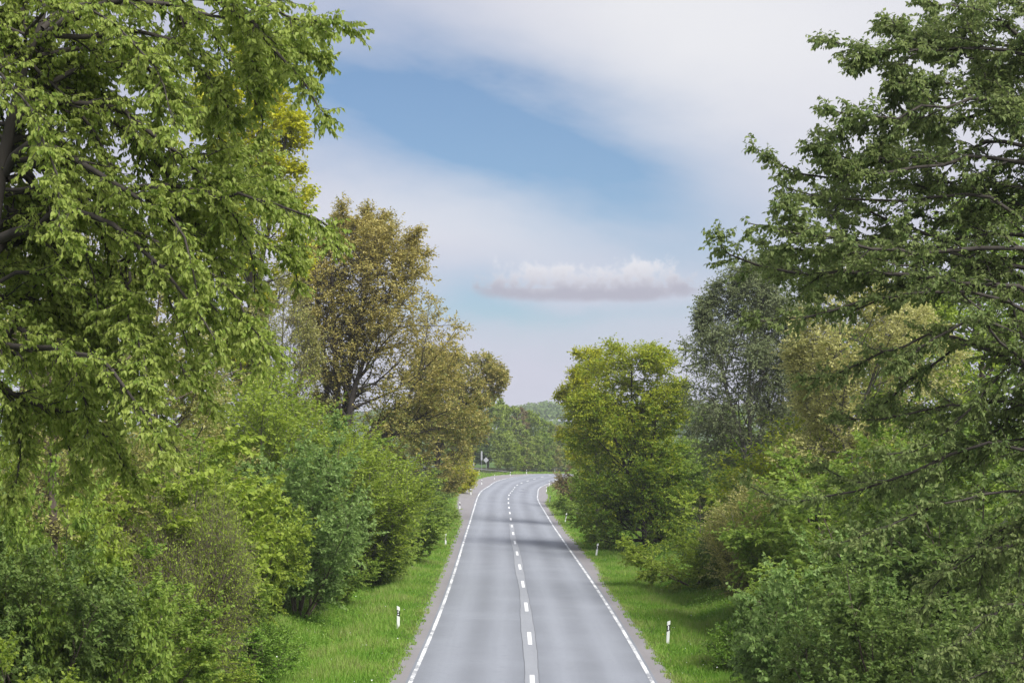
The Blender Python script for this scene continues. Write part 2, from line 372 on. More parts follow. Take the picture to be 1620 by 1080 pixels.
def tubes(P, R, sides):
    N, K = P.shape[:2]
    T = np.empty_like(P); T[:, 1:-1] = P[:, 2:]-P[:, :-2]; T[:, 0] = P[:, 1]-P[:, 0]; T[:, -1] = P[:, -1]-P[:, -2]; T = nrm(T)
    ref = np.where(np.abs(T[:, :1, 2:3]) > .8, V(1, 0, 0), UP); A = nrm(np.cross(T, ref)); B = np.cross(T, A)
    th = np.arange(sides)*2*math.pi/sides
    vv = P[:, :, None]+R[:, :, None, None]*(A[:, :, None]*np.cos(th)[:, None]+B[:, :, None]*np.sin(th)[:, None])
    base = (np.arange(N)*K*sides)[:, None, None]+(np.arange(K-1)*sides)[None, :, None]
    j = np.arange(sides); j2 = (j+1) % sides
    f = np.stack(np.broadcast_arrays(base+j, base+j2, base+sides+j2, base+sides+j), -1).reshape(-1, 4)
    return vv.reshape(-1, 3), f
def wood_mesh(name, groups, m, origin=V(0, 0, 0)):
    vs, fs, o = [], [], 0
    for P, R, sd_ in groups:
        v, f = tubes(P, R, sd_); vs.append(v); fs.append(f+o); o += len(v)
    return mesh_np(name, np.concatenate(vs)-origin, [np.concatenate(fs)], m, True)
def poly(pts, r0, r1, K=12):
    """smooth polyline through authored points"""
    pts = np.asarray(pts, float); n = len(pts); t = np.linspace(0, n-1, K)
    i = np.clip(t.astype(int), 0, n-2); u = (t-i)[:, None]
    p0, p1, p2, p3 = pts[np.maximum(i-1, 0)], pts[i], pts[i+1], pts[np.minimum(i+2, n-1)]
    q = .5*(2*p1+(p2-p0)*u+(2*p0-5*p1+4*p2-p3)*u*u+(3*p1-p0-3*p2+p3)*u**3)
    return q[None], np.linspace(r0, r1, K)[None]
TPL = {  # leaf outlines: along, across, lift
    'fine': (V((0, 0, 0), (.12, 0, 0), (.5, 0, -.04), (.8, 0, -.1), (1.05, 0, -.2), (.32, .5, .06), (.68, .42, 0), (.32, -.5, .06), (.68, -.42, 0)),
             [(1, 2, 5), (2, 6, 5), (2, 4, 6), (1, 7, 2), (2, 7, 8), (2, 8, 4)]),
    'semi': (V((0, 0, 0), (.4, .5, .05), (1.04, 0, -.16), (.4, -.5, .05), (.5, 0, -.05)), [(0, 4, 1), (4, 2, 1), (0, 3, 4), (4, 3, 2)]),
    'mid': (V((0, 0, 0), (.45, .5, .06), (1, 0, -.12), (.45, -.5, .06)), [(0, 2, 1), (0, 3, 2)]),
}
def leaf_set(P, R, rg, n, size, droop=.3, fwd=.5, side=.8, t=(.12, 1), upw=1., rnd=.35, tintv=.2, tbase=.5):
    N, K = P.shape[:2]; idx = np.repeat(np.arange(N), n); M = len(idx); kk = np.tile(np.arange(n), N)
    tt = np.clip(t[0]+(t[1]-t[0])*(kk+rg.rand(M))/n, 0, .999); f = tt*(K-1); i = f.astype(int); fr = (f-i)[:, None]
    o = P[idx, i]*(1-fr)+P[idx, i+1]*fr; T = nrm(P[idx, i+1]-P[idx, i])
    a = np.cross(T, UP); a[np.linalg.norm(a, axis=1) < .1] = V(1, 0, 0); a = nrm(a)
    upr = np.abs(T[:, 2]); ph = rg.rand(M)*6.28                      # upright shoots carry leaves all round
    b = np.cross(a, T); ar = a*np.cos(ph)[:, None]+b*np.sin(ph)[:, None]
    sg = np.where(kk % 2 == 0, 1., -1.)[:, None]
    sv = nrm(a*sg*(1-upr)[:, None]+ar*upr[:, None]+1e-6)
    D = nrm(T*fwd+sv*side-UP*droop+rg.randn(M, 3)*rnd)
    N0 = UP*upw+sv*.4+rg.randn(M, 3)*.45; Nn = nrm(N0-D*(N0*D).sum(1, keepdims=True))
    sz = size*rg.uniform(.65, 1.2, M)
    tint = np.clip(tbase+rg.randn(N)[idx]*tintv*.8+rg.randn(M)*tintv+(tt-.5)*.18, 0, 1)
    return dict(o=o, D=D, N=Nn, sz=sz, tint=tint)
def cat(sets): return {k: np.concatenate([s[k] for s in sets]) for k in sets[0]}
def pick(L, m): return {k: v[m] for k, v in L.items()}
def leaf_mesh(name, L, wr, tpl, m, origin=V(0, 0, 0)):
    tv, tf = TPL[tpl]; k = len(tv); Wd = np.cross(L['N'], L['D']); sz = L['sz'][:, None, None]
    vv = L['o'][:, None]+sz*(tv[None, :, :1]*L['D'][:, None]+wr*tv[None, :, 1:2]*Wd[:, None]+tv[None, :, 2:]*L['N'][:, None])
    f = (np.arange(len(vv))*k)[:, None, None]+np.array(tf)[None]
    return mesh_np(name, vv.reshape(-1, 3)-origin, [f.reshape(-1, len(tf[0]))], m, False, {'tint': np.repeat(L['tint'], k)})

BARK_DK = bark_mat('dark_bark', (.022, .018, .015), (.06, .05, .042)); BARK_BR = bark_mat('brown_bark', (.05, .036, .028), (.13, .1, .08))
BARK_GY = bark_mat('grey_bark', (.07, .065, .055), (.16, .15, .13)); TWIG_RD = bark_mat('reddish_twigs', (.09, .065, .055), (.18, .14, .12))
LM = dict(
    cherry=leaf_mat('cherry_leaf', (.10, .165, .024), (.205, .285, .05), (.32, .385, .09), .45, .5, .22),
    cherry_shaded=leaf_mat('shaded_cherry_leaf', (.08, .125, .042), (.14, .198, .065), (.215, .265, .095), .42, .6, .15),  # darker, greyer cherry leaf: the right tree's shade is put into the colour
    yellow=leaf_mat('yellow_green_leaf', (.16, .205, .01), (.31, .35, .016), (.47, .47, .028), .4),
    olive=leaf_mat('bronze_olive_leaf', (.10, .14, .028), (.21, .225, .053), (.41, .355, .108), .35),
    cream=leaf_mat('cream_leaf', (.20, .24, .06), (.37, .385, .12), (.5, .485, .2), .4),
    maple=leaf_mat('maple_leaf', (.085, .165, .014), (.175, .28, .026), (.34, .38, .035), .42),
    birch=leaf_mat('birch_leaf', (.08, .115, .045), (.14, .18, .075), (.21, .245, .11), .38),
    pale=leaf_mat('pale_olive_leaf', (.13, .165, .035), (.24, .265, .065), (.37, .36, .12), .35),
    hedge=leaf_mat('hedge_leaf', (.08, .15, .022), (.155, .25, .04), (.25, .34, .065), .44, .55, .22),
    blue=leaf_mat('bluish_leaf', (.075, .145, .03), (.14, .235, .056), (.225, .325, .10), .42, .55, .22),
    fresh=leaf_mat('fresh_leaf', (.105, .175, .022), (.20, .285, .036), (.30, .38, .06), .44, .55, .22),
    dark=leaf_mat('dark_leaf', (.055, .10, .024), (.10, .165, .038), (.165, .235, .06), .36, .55, .2),  # dark green leaf; on shaded bushes the tone also stands in for shade
    nettle=leaf_mat('nettle_leaf', (.065, .14, .016), (.12, .235, .026), (.21, .34, .05), .36),
    far=leaf_mat('far_leaf', (.11, .18, .034), (.205, .285, .05), (.31, .38, .09), .36),
    russet=leaf_mat('russet_leaf', (0.111, 0.091, 0.033), (0.195, 0.156, 0.058), (0.260, 0.215, 0.091), .28),
)
def finish_tree(root, trunk, branches, leaves, bark, lm, wr, tpl='mid', origin=V(0, 0, 0)):
    obj('trunk', wood_mesh('trunk', trunk, bark, origin), root)
    if branches: obj('branches', wood_mesh('branches', branches, bark, origin), root)
    obj('crown', leaf_mesh('crown', leaves, wr, tpl, lm, origin), root)
    return root

# ------------------------------------------------------------------ the two near cherry trees that frame the view
def near_tree(name, label, seed, Y0, trunk_px, trunk_r, limbs_px, spread, lmat, size, n2, n3, n4, droop, trop2, away, fall2, cl, cap, reps, tw, shift):
    rg = rs(seed)
    def lift(px, dy): return np.array([at(x, y, Y0+dy*(i/(len(px)-1))) for i, (x, y) in enumerate(px)])
    tp = lift(trunk_px, 0); base = V(tp[0][0], tp[0][1], gz(tp[0][0], tp[0][1])); tp = np.concatenate([[base-V(0, 0, .3)], tp])
    root = thing(name, label, 'tree', base)
    TP, TR = poly(tp, trunk_r, trunk_r*.45, 22); TR[:, 12:] *= np.linspace(1, .3, 10); obj('trunk', wood_mesh('trunk', [(TP, TR, 12)], BARK_DK, base), root)
    Ps, Rs = [], []
    for px, r0 in limbs_px:
        for rep in range(reps):
            dy = rg.uniform(*spread[rep]); pts = lift(px, dy)
            if rep: pts += np.linspace(0, 1, len(pts))[:, None]*V(away*rg.uniform(*shift)*rep, 0, rg.uniform(-.6, .6))+V(0, 0, rg.uniform(-.25, .25))
            P, R = poly(pts, r0, .008, 14); P[:, 1:] += rg.randn(1, 13, 3)*.025
            Ps.append(P); Rs.append(R); obj('limb', wood_mesh('limb', [(P, R, 7)], BARK_DK, base), root)
    # the side of the crown that leans away from the road
    GP, GR = grow(TP, TR, rg, 15, (.38, 1), (45, 90), (2.0, 4.2), False, 14, .06, .01, .3, None, .35, .5, .008, V(away*1.6, .35, .15))
    for q in range(len(GP)): Ps.append(GP[q:q+1]); Rs.append(GR[q:q+1]); obj('limb', wood_mesh('limb', [(GP[q:q+1], GR[q:q+1], 6)], BARK_DK, base), root)
    P1 = np.concatenate(Ps); R1 = np.concatenate(Rs)
    P2, R2 = grow(P1, R1, rg, n2, (.1, 1), (20, 50), cl, True, 6, .10, trop2, .55, None, fall2, .5, .004, None, cap)
    P3, R3 = grow(P2, R2, rg, n3, (.1, 1), (25, 60), tw, False, 4, .1, trop2*.9, .5, None, .2, .55, .0025)
    Pt, Rt = grow(P1, R1, rg, 26, (.2, 1), (25, 65), tw, False, 4, .1, trop2*.7, .4, None, .2, .3, .0025)
    L = cat([leaf_set(P3, R3, rg, n4, size, droop, .45, .55, (.1, 1), .6, .3), leaf_set(Pt, Rt, rg, n4, size, droop, .45, .55, (.05, 1), .6, .3),
             leaf_set(P2, R2, rg, n4, size, droop, .45, .55, (.3, 1), .6, .3), leaf_set(P1, R1, rg, 14, size, droop, .5, .5, (.55, 1), .6, .3)])
    obj('twigs', wood_mesh('twigs', [(P2, R2, 4), (P3[:, ::3], R3[:, ::3], 3), (Pt[:, ::3], Rt[:, ::3], 3)], BARK_DK, base), root, 'stuff')
    # the 300 leaves that show largest are parts of their own, the rest one mass
    px = 810+F*L['o'][:, 0]/L['o'][:, 1]; py = 701-F*(L['o'][:, 2]-CAMH)/L['o'][:, 1]
    sc = np.where((px > 0) & (px < 1620) & (py > 0) & (py < 1080), L['sz']/L['o'][:, 1], 0); order = np.argsort(-sc); big = order[:300]; rest = order[300:]
    obj('foliage', leaf_mesh('foliage', pick(L, rest), .58, 'mid', lmat, base), root, 'stuff')
    metas = []
    for tv in (.3, .45, .6, .75):
        metas.append(leaf_mesh('leaf', dict(o=np.zeros((1, 3)), D=V((1, 0, 0))[None] if False else np.array([[1., 0, 0]]), N=np.array([[0., 0, 1]]), sz=np.array([1.]), tint=np.array([tv])), .56, 'fine', lmat))
    from mathutils import Matrix
    for q in big:
        D, N_, o, s = L['D'][q], L['N'][q], L['o'][q]-base, L['sz'][q]; Wd = np.cross(N_, D)
        lf = obj('leaf', metas[int(np.clip((L['tint'][q]-.25)/.15, 0, 3))], root)
        M = Matrix(((D[0], Wd[0], N_[0], o[0]), (D[1], Wd[1], N_[1], o[1]), (D[2], Wd[2], N_[2], o[2]), (0, 0, 0, 1)))
        lf.matrix_local = M @ Matrix.Scale(s, 4)
    print(name, len(L['o']), 'leaves')
    return root
left_limbs = [
    ([(8, 275), (30, 235), (62, 228), (100, 243), (150, 268), (190, 293), (230, 318), (262, 330), (300, 400), (315, 470)], .062),
    ([(200, 305), (237, 297), (270, 294), (300, 301), (340, 314), (385, 309), (425, 318), (470, 338), (520, 350), (536, 395)], .034),
    ([(10, 258), (60, 258), (95, 285), (120, 308), (150, 362), (175, 405), (190, 440), (212, 480), (240, 540), (262, 600)], .045),
    ([(205, 430), (208, 470), (205, 505), (222, 560), (235, 620)], .02),
    ([(-30, 392), (20, 370), (60, 356), (100, 334), (160, 345), (230, 400), (300, 470), (345, 540)], .075),
    ([(-40, 535), (30, 551), (90, 556), (150, 568), (190, 600), (235, 660), (255, 720)], .05),
    ([(65, 60), (120, 25), (200, 0), (310, -5), (360, 10), (400, 42), (450, 92), (490, 140), (512, 180)], .055),
    ([(310, -5), (380, -12), (430, 8), (480, 30), (540, 34)], .022),
    ([(400, 40), (430, 60), (470, 75), (518, 92)], .016),
    ([(30, 170), (100, 120), (200, 110), (270, 150), (330, 190), (355, 240)], .045),
    ([(20, 200), (90, 160), (180, 175), (260, 225), (310, 270), (360, 330), (395, 400), (405, 470)], .045),
    ([(262, 330), (330, 400), (370, 470), (395, 540)], .026),
    ([(-20, 600), (60, 640), (130, 660), (180, 700), (210, 760)], .035),
    ([(60, 60), (130, 60), (220, 50), (280, 70), (320, 110), (350, 150), (365, 190)], .04),
    ([(10, 300), (60, 300), (150, 350), (250, 380), (340, 430), (400, 500), (420, 560)], .03),
    ([(-20, 100), (40, 90), (120, 180), (180, 260), (200, 330), (270, 470), (300, 560)], .03),
    ([(-30, 450), (50, 430), (130, 460), (200, 520), (280, 570), (330, 640)], .03),
    ([(-60, 150), (-20, 110), (20, 140), (60, 200), (90, 290), (100, 380)], .026),
    ([(40, 60), (70, 20), (130, 10), (200, 60), (250, 120), (280, 190)], .026),
    ([(-60, 520), (0, 470), (60, 490), (110, 560), (140, 640), (150, 720)], .026),
    ([(300, 300), (350, 280), (420, 290), (460, 330), (475, 400)], .018),
    ([(-60, 40), (-10, 20), (40, 40), (80, 100), (110, 170)], .024),
    ([(-60, 330), (0, 300), (50, 330), (90, 400), (110, 470), (100, 540)], .024),
]
near_tree('cherry_tree', 'large overhanging cherry tree with dark crooked limbs and hanging bright green leaves', 11, 21.5,
          [(-40, 1080), (-40, 800), (-25, 500), (-4, 300), (12, 220), (40, 100), (70, 20), (85, -120)], .125, left_limbs, [(-2.2, 2.0), (1.5, 5.0), (-1.0, 3.0)], LM['cherry'], .082, 18, 8, 10, .8, -.07, -1, .72, (.1, .26), .75, 3, (.16, .36), (.4, .9))
right_limbs = [
    ([(1720, 240), (1660, 120), (1620, 60), (1570, 28), (1520, 12), (1465, -2)], .05),
    ([(1720, 260), (1640, 100), (1560, 78), (1500, 80), (1440, 80), (1380, 76), (1340, 68), (1303, 60)], .036),
    ([(1450, 80), (1405, 84), (1375, 88), (1348, 100)], .010),
    ([(1540, 78), (1480, 66), (1440, 50), (1403, 30)], .014),
    ([(1720, 330), (1640, 190), (1560, 160), (1480, 172), (1400, 185), (1350, 182), (1318, 174)], .036),
    ([(1500, 172), (1440, 190), (1390, 196), (1350, 200), (1316, 212)], .012),
    ([(1620, 180), (1520, 140), (1470, 128), (1418, 130)], .016),
    ([(1720, 400), (1640, 270), (1560, 245), (1500, 258), (1420, 270), (1340, 277), (1280, 276), (1240, 262), (1199, 240)], .042),
    ([(1400, 272), (1350, 270), (1315, 255), (1288, 228)], .012),
    ([(1720, 440), (1600, 330), (1520, 310), (1450, 316), (1350, 316), (1290, 310), (1230, 290)], .036),
    ([(1720, 500), (1640, 400), (1540, 390), (1460, 402), (1400, 396), (1340, 383), (1300, 373), (1250, 365), (1187, 356)], .045),
    ([(1320, 376), (1280, 366), (1255, 345), (1234, 318)], .011),
    ([(1720, 540), (1640, 460), (1500, 445), (1400, 428), (1300, 433), (1230, 430), (1180, 415), (1150, 398), (1132, 376)], .045),
    ([(1270, 432), (1240, 430), (1226, 420), (1221, 402)], .010),
    ([(1440, 420), (1350, 402), (1300, 396), (1244, 392)], .014),
    ([(1720, 570), (1640, 500), (1520, 460), (1420, 470), (1330, 485), (1250, 502), (1178, 508)], .036),
    ([(1720, 620), (1640, 590), (1500, 530), (1400, 560), (1330, 590), (1280, 600)], .036),
    ([(1720, 680), (1640, 640), (1520, 640), (1400, 660), (1320, 660)], .034),
    ([(1730, 760), (1660, 720), (1540, 705), (1420, 752), (1330, 782), (1260, 792), (1185, 770)], .034),
    ([(1730, 820), (1660, 780), (1540, 785), (1420, 822), (1330, 860)], .032),
    ([(1730, 900), (1680, 860), (1580, 865), (1500, 905), (1455, 970)], .03),
    ([(1730, 1000), (1680, 960), (1600, 955), (1540, 995), (1480, 1040)], .03),
    ([(1730, 1090), (1690, 1040), (1600, 1050), (1510, 1085)], .03),
    ([(1720, 640), (1600, 560), (1540, 480), (1470, 430), (1430, 360)], .03),
    ([(1720, 350), (1660, 260), (1600, 200), (1560, 120), (1520, 60)], .03),
    ([(1720, 720), (1640, 560), (1580, 600), (1480, 700), (1400, 720)], .03),
    ([(1720, 600), (1650, 330), (1600, 300), (1520, 350), (1460, 340)], .03),
]
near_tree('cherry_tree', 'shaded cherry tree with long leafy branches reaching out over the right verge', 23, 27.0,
          [(1745, 1150), (1735, 900), (1725, 600), (1715, 300), (1705, 0), (1700, -150)], .18, right_limbs, [(-1.5, 1.5), (.5, 3.5), (-1, 5)], LM['cherry_shaded'], .090, 16, 7, 9, .55, -.02, 1, .8, (.1, .26), .85, 3, (.16, .36), (.7, 1.5))

# ------------------------------------------------------------------ single trees further down the road
def E_(px, py, rx, ry, Y, ryy=None):                                     # crown ellipsoid from its place and size at distance Y
    k = Y/F; return (at(px, py, Y), V(rx*k, (ryy or rx)*k, ry*k))
def big_tree(name, label, seed, Y, base_px, stems, env, bark, lm, size, n=(22, 9, 7, 12), ang=(35, 75), trop=(.03, .02), flat=.3, twig=(.5, 1.0), droop=.25, wr=.62, r0=.22, tb=.5, group=None, wt=.12, dark_low=None, t0=.2):
    rg = rs(seed)
    b = at(base_px[0], base_px[1], Y); b = V(b[0], b[1], gz(b[0], b[1]))
    root = thing(name, label, 'tree', b, group)
    SP, SR = [], []
    for st in stems:
        pts = [b-V(0, 0, .3)]+[at(x, y, Y+dy) for x, y, dy in st]
        P, R = poly(pts, r0*rg.uniform(.8, 1.1), .03, 14); SP.append(P); SR.append(R)
    SP = np.concatenate(SP); SR = np.concatenate(SR)
    P1, R1 = grow(SP, SR, rg, n[0], (t0, 1), ang, (3, 14), False, 8, .1, trop[0], flat*.5, env, 0, .5, .012)
    P2, R2 = grow(P1, R1, rg, n[1], (.2, 1), (30, 65), (.25, .5), True, 6, wt, trop[1], flat, env, .3, .55, .006)
    P3, R3 = grow(P2, R2, rg, n[2], (.15, 1), (25, 65), twig, False, 4, wt, trop[1], flat, None, .2, .6, .004)
    L = cat([leaf_set(P3, R3, rg, n[3], size, droop, tbase=tb), leaf_set(P2, R2, rg, n[3], size, droop, t=(.4, 1), tbase=tb)])
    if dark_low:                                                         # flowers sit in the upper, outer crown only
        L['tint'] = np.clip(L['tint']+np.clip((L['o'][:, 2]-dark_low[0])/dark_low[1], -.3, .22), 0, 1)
    return finish_tree(root, [(SP, SR, 9)], [(P1, R1, 5), (P2[:, [0, 3, 5]], R2[:, [0, 3, 5]], 3), (P3[:, ::3], R3[:, ::3], 3)], L, bark, lm, wr, origin=b)

big_tree('maple_tree', 'bright yellow flowering maple behind the overhanging cherry tree', 31, 92, (395, 780),
         [[(395, 500, 0), (400, 250, 0), (405, 90, 0)], [(400, 500, 1), (360, 300, 2), (340, 130, 2)], [(405, 480, -1), (440, 300, -1), (455, 200, -1)]],
         [E_(385, 260, 100, 190, 92), E_(400, 380, 95, 110, 92)], BARK_DK, LM['yellow'], .23, (24, 10, 6, 7), twig=(.5, 1.0), wr=.7)
big_tree('hornbeam_tree', 'tall bronze tinged tree with several dark stems rising above the left bushes', 37, 110, (535, 800),
         [[(533, 640, 0), (530, 540, 0), (525, 440, 0), (540, 350, 0)], [(524, 700, 1), (512, 570, 1), (500, 470, 1), (492, 400, 1)],
          [(552, 660, -1), (572, 580, -1), (610, 480, -1), (640, 390, -1)], [(550, 720, -1), (600, 695, -2), (640, 674, -2), (690, 645, -2)], [(545, 650, 2), (570, 500, 2), (590, 400, 2), (590, 350, 2)]],
         [E_(580, 485, 120, 132, 110), E_(655, 590, 112, 112, 110), E_(525, 540, 66, 90, 110), E_(670, 690, 100, 90, 108)], BARK_DK, LM['olive'], .185, (27, 11, 7, 8), ang=(30, 75), trop=(.05, .03), twig=(.5, 1.1), r0=.3, dark_low=(11.5, 14))
big_tree('hornbeam_tree', 'bronze green tree leaning out over the road before the bend', 41, 165, (690, 805),
         [[(693, 700, 0), (700, 640, 0), (715, 580, 0)], [(697, 710, 0), (730, 650, -1), (760, 610, -1), (790, 595, -1)], [(690, 700, 0), (680, 620, 1), (672, 560, 1)]],
         [E_(700, 660, 80, 110, 165), E_(755, 610, 45, 58, 165), E_(722, 672, 52, 62, 165), E_(676, 748, 55, 55, 165)], BARK_DK, LM['olive'], .24, (26, 11, 7, 8), trop=(.02, .0), r0=.2, tb=.42, t0=.08)
big_tree('maple_tree', 'green maple with yellow top growing by the grass inside the bend', 43, 118, (1022, 880),
         [[(1015, 780, 0), (1000, 660, 0), (1000, 560, 0)], [(1012, 800, 1), (975, 700, 0), (955, 620, 0)], [(1020, 790, 0), (1035, 690, 0), (1040, 600, 0)]],
         [E_(985, 690, 92, 155, 118), E_(1000, 795, 90, 95, 118), E_(1010, 630, 75, 95, 118)], BARK_DK, LM['maple'], .19, (36, 12, 7, 8), ang=(45, 98), trop=(.03, -.02), flat=.5, dark_low=(9, 14), tb=.45, r0=.2, t0=.06)
big_tree('oak_tree', 'thin crowned yellowish tree behind the green maple at the bend', 47, 150, (945, 810),
         [[(942, 700, 0), (930, 630, 0), (935, 560, 0)], [(944, 720, 0), (915, 660, 0), (905, 610, 0)]],
         [E_(925, 650, 42, 75, 150), E_(935, 590, 28, 42, 150), E_(945, 690, 55, 60, 150)], BARK_DK, LM['yellow'], .22, (20, 10, 7, 8), tb=.32, r0=.14)
big_tree('birch_tree', 'grey green birch with fine drooping twigs beside the yellow topped maple', 53, 104, (1190, 880),
         [[(1190, 760, 0), (1185, 620, 0), (1195, 500, 0), (1200, 425, 0)], [(1185, 740, 0), (1150, 620, 0), (1130, 530, 0), (1125, 480, 0)], [(1195, 720, 1), (1230, 600, 1), (1245, 520, 1)]],
         [E_(1190, 520, 78, 95, 104), E_(1165, 640, 105, 140, 104), E_(1135, 690, 75, 95, 104), E_(1240, 640, 50, 120, 104)], BARK_GY, LM['birch'], .14, (22, 12, 9, 11), ang=(25, 60), trop=(.06, -.13), flat=.1, twig=(.6, 1.3), droop=.7, wr=.7, r0=.17)
big_tree('field_maple', 'pale yellow loosely leaved tree seen through the right cherry branches', 59, 74, (1345, 900),
         [[(1345, 700, 0), (1330, 560, 0), (1330, 450, 0)], [(1340, 720, 0), (1380, 600, 0), (1410, 500, 0)], [(1340, 720, 0), (1300, 640, 0), (1285, 560, 0)]],
         [E_(1325, 580, 85, 150, 74), E_(1400, 600, 120, 150, 74), E_(1330, 720, 110, 90, 74)], BARK_GY, LM['cream'], .15, (20, 10, 7, 8), twig=(.4, .9), r0=.14)
big_tree('field_maple', 'pale half bare tree with brown trunk behind the hanging cherry leaves', 61, 40, (85, 1000),
         [[(82, 760, 0), (78, 600, 0), (75, 480, 0), (80, 330, 0)], [(84, 740, 0), (120, 560, 0), (150, 420, 0)], [(82, 700, 0), (40, 520, 0), (20, 400, 0)]],
         [E_(90, 450, 150, 180, 40), E_(250, 600, 140, 90, 42)], BARK_BR, LM['pale'], .09, (16, 8, 6, 5), twig=(.3, .7), r0=.085)
big_tree('ash_tree', 'slender pale tree with thin stems between the yellow maple and bronze tree', 67, 85, (440, 850),
         [[(440, 700, 0), (445, 580, 0), (450, 460, 0)], [(442, 700, 0), (420, 600, 0), (400, 520, 0)], [(438, 700, 0), (470, 620, 0), (490, 540, 0)]],
         [E_(440, 560, 62, 110, 85), E_(430, 650, 95, 70, 85)], BARK_GY, LM['pale'], .12, (14, 8, 6, 6), ang=(20, 45), trop=(.1, .08), twig=(.4, .9), r0=.09)

# ------------------------------------------------------------------ shrubs: a few grown once, then copied with their own size, turn and leaf colour
def shrub(seed, H, Rr, n, leaf, kind, stems=12, trop=(.02, 0), flat=.3, droop=.2, wr=.6, twig=(.35, .7), fan=(8, 50), bark=None, lv=.2):
    rg = rs(seed)
    env = [(V(0, 0, H*.52), V(Rr, Rr, H*.5)), (V(.3*Rr, .1*Rr, H*.36), V(Rr*.85, Rr*.85, H*.38))]
    a = rg.rand(stems)*6.28; t = np.radians(rg.uniform(fan[0], fan[1], stems))
    d = np.stack([np.cos(a)*np.sin(t), np.sin(a)*np.sin(t), np.cos(t)], -1)
    b = np.stack([np.cos(a)*.15*Rr*rg.rand(stems), np.sin(a)*.15*Rr*rg.rand(stems), np.full(stems, -.15)], -1)
    ex = env_exit(b+V(0, 0, .4), d, env)*rg.uniform(.5 if kind == 'd' else .75, 1.12, stems); K = 9
    P0 = b[:, None]+d[:, None]*(ex[:, None]*np.linspace(0, 1, K))[:, :, None]; P0[:, 1:] += np.cumsum(rg.randn(stems, K-1, 3)*.04, 1)
    R0 = np.linspace(.035, .006, K)[None].repeat(stems, 0)
    P1, R1 = grow(P0, R0, rg, n[0], (.12, 1), (25, 70), (.5, 1.9), False, 6, .1, trop[0], flat, env, .2, .55, .005)
    P2, R2 = grow(P1, R1, rg, n[1], (.15, 1), (25, 65), twig, False, 4, .12, trop[1], flat, None, .2, .55, .003)
    sets = [leaf_set(P2, R2, rg, n[2], leaf, droop, tintv=lv), leaf_set(P1, R1, rg, n[2], leaf, droop, t=(.4, 1), tintv=lv)]
    return dict(stem=wood_mesh('stem', [(P0, R0, 5)], bark or BARK_BR), twigs=wood_mesh('twigs', [(P1, R1, 3), (P2[:, ::3], R2[:, ::3], 3)], bark or BARK_BR), crown=leaf_mesh('foliage', cat(sets), wr, 'mid', LM['hedge']), H=H, R=Rr)
ARCH = dict(
    hawthorn=shrub(101, 5.2, 2.5, (14, 9, 22), .115, 'a', 12, (.03, .02), .2, .2, .7),
    maple=shrub(103, 4.6, 2.5, (14, 9, 17), .125, 'b', 11, (-.01, -.03), .75, .45, .85, (.4, .8), (12, 60)),
    shoots=shrub(107, 4.6, 2.0, (14, 7, 16), .1, 'c', 20, (.12, .1), .0, .0, .55, (.4, .9), (4, 34), BARK_GY),
    bare=shrub(109, 3.8, 2.0, (22, 10, 5), .08, 'd', 30, (.08, .06), .0, .1, .6, (.5, 1.1), (5, 50), TWIG_RD),
    spray=shrub(113, 4.2, 2.6, (13, 9, 17), .125, 'e', 12, (-.02, -.05), .7, .35, .75, (.4, .9), (15, 70)),
    mound=shrub(127, 1.5, 1.7, (9, 9, 16), .075, 'f', 14, (0, .02), .2, .2, .7, (.2, .4), (10, 75)),
)
def put_shrub(name, arch, label, px, py_top, Y, width_px, lm, rot, cat_='shrub', group=None, dz=0.0, bark=None):
    """stands on the ground where the ray through px meets distance Y; py_top and width set its size"""
    a = ARCH[arch]; x = (px-810)*Y/F; z = gz(x, Y)+dz; top = CAMH+(701-py_top)*Y/F
    r = thing(name, label, cat_, (x, Y, z), group, rot)
    sx = 1.28*width_px*Y/F/(2*a['R']); r.scale = (sx, sx, max(.25, (top-z)/a['H']))
    for nm, k in (('stem', 'stem'), ('twigs', 'twigs'), ('foliage', 'crown')):
        o = obj(nm, a[k], r)
        if k == 'crown': o.material_slots[0].link = 'OBJECT'; o.material_slots[0].material = LM[lm]
    return r
B = put_shrub
# left bank, from the camera outwards
B('maple_sapling', 'maple', 'light green maple sapling at the very foot of the left bank', 40, 985, 31, 200, 'fresh', .3, 'sapling')
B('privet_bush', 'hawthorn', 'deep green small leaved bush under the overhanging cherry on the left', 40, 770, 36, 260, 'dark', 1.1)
B('privet_bush', 'hawthorn', 'mid green bush below the reddish bare shrub', 180, 855, 39, 270, 'hedge', 2.3)
B('hazel_bush', 'spray', 'bright green bush behind the deep green bush on the left', 20, 610, 44, 250, 'fresh', 4.0)
B('dogwood_shrub', 'bare', 'twiggy reddish brown shrub with hardly any leaves', 292, 770, 47, 150, 'fresh', 0.5)
B('maple_sapling', 'maple', 'yellow green young maple spreading flat sprays above the reddish shrub', 265, 655, 50, 300, 'fresh', 1.9, 'sapling')
B('willow_shrub', 'shoots', 'yellowish upright shrub under the pale half bare tree', 150, 660, 54, 240, 'pale', 2.2)
B('hawthorn_bush', 'hawthorn', 'yellow green bush wedged between the reddish shrub and the tall bluish hawthorn', 375, 700, 58, 180, 'fresh', .9)
B('hawthorn_bush', 'hawthorn', 'tall bluish green hawthorn bulging towards the left verge', 468, 655, 66, 215, 'blue', 3.5)
B('willow_shrub', 'shoots', 'yellow olive thicket of upright shoots above the hawthorn', 400, 585, 76, 250, 'fresh', .2)
B('willow_shrub', 'shoots', 'loose upright shrub under the dark stems of the bronze tree', 545, 680, 84, 200, 'fresh', 4.4)
B('hazel_bush', 'spray', 'green spreading bush right of the tall hawthorn', 575, 735, 86, 150, 'hedge', 2.8)
B('hazel_bush', 'maple', 'light green hazel below the bronze tree', 610, 765, 98, 130, 'hedge', 5.1)
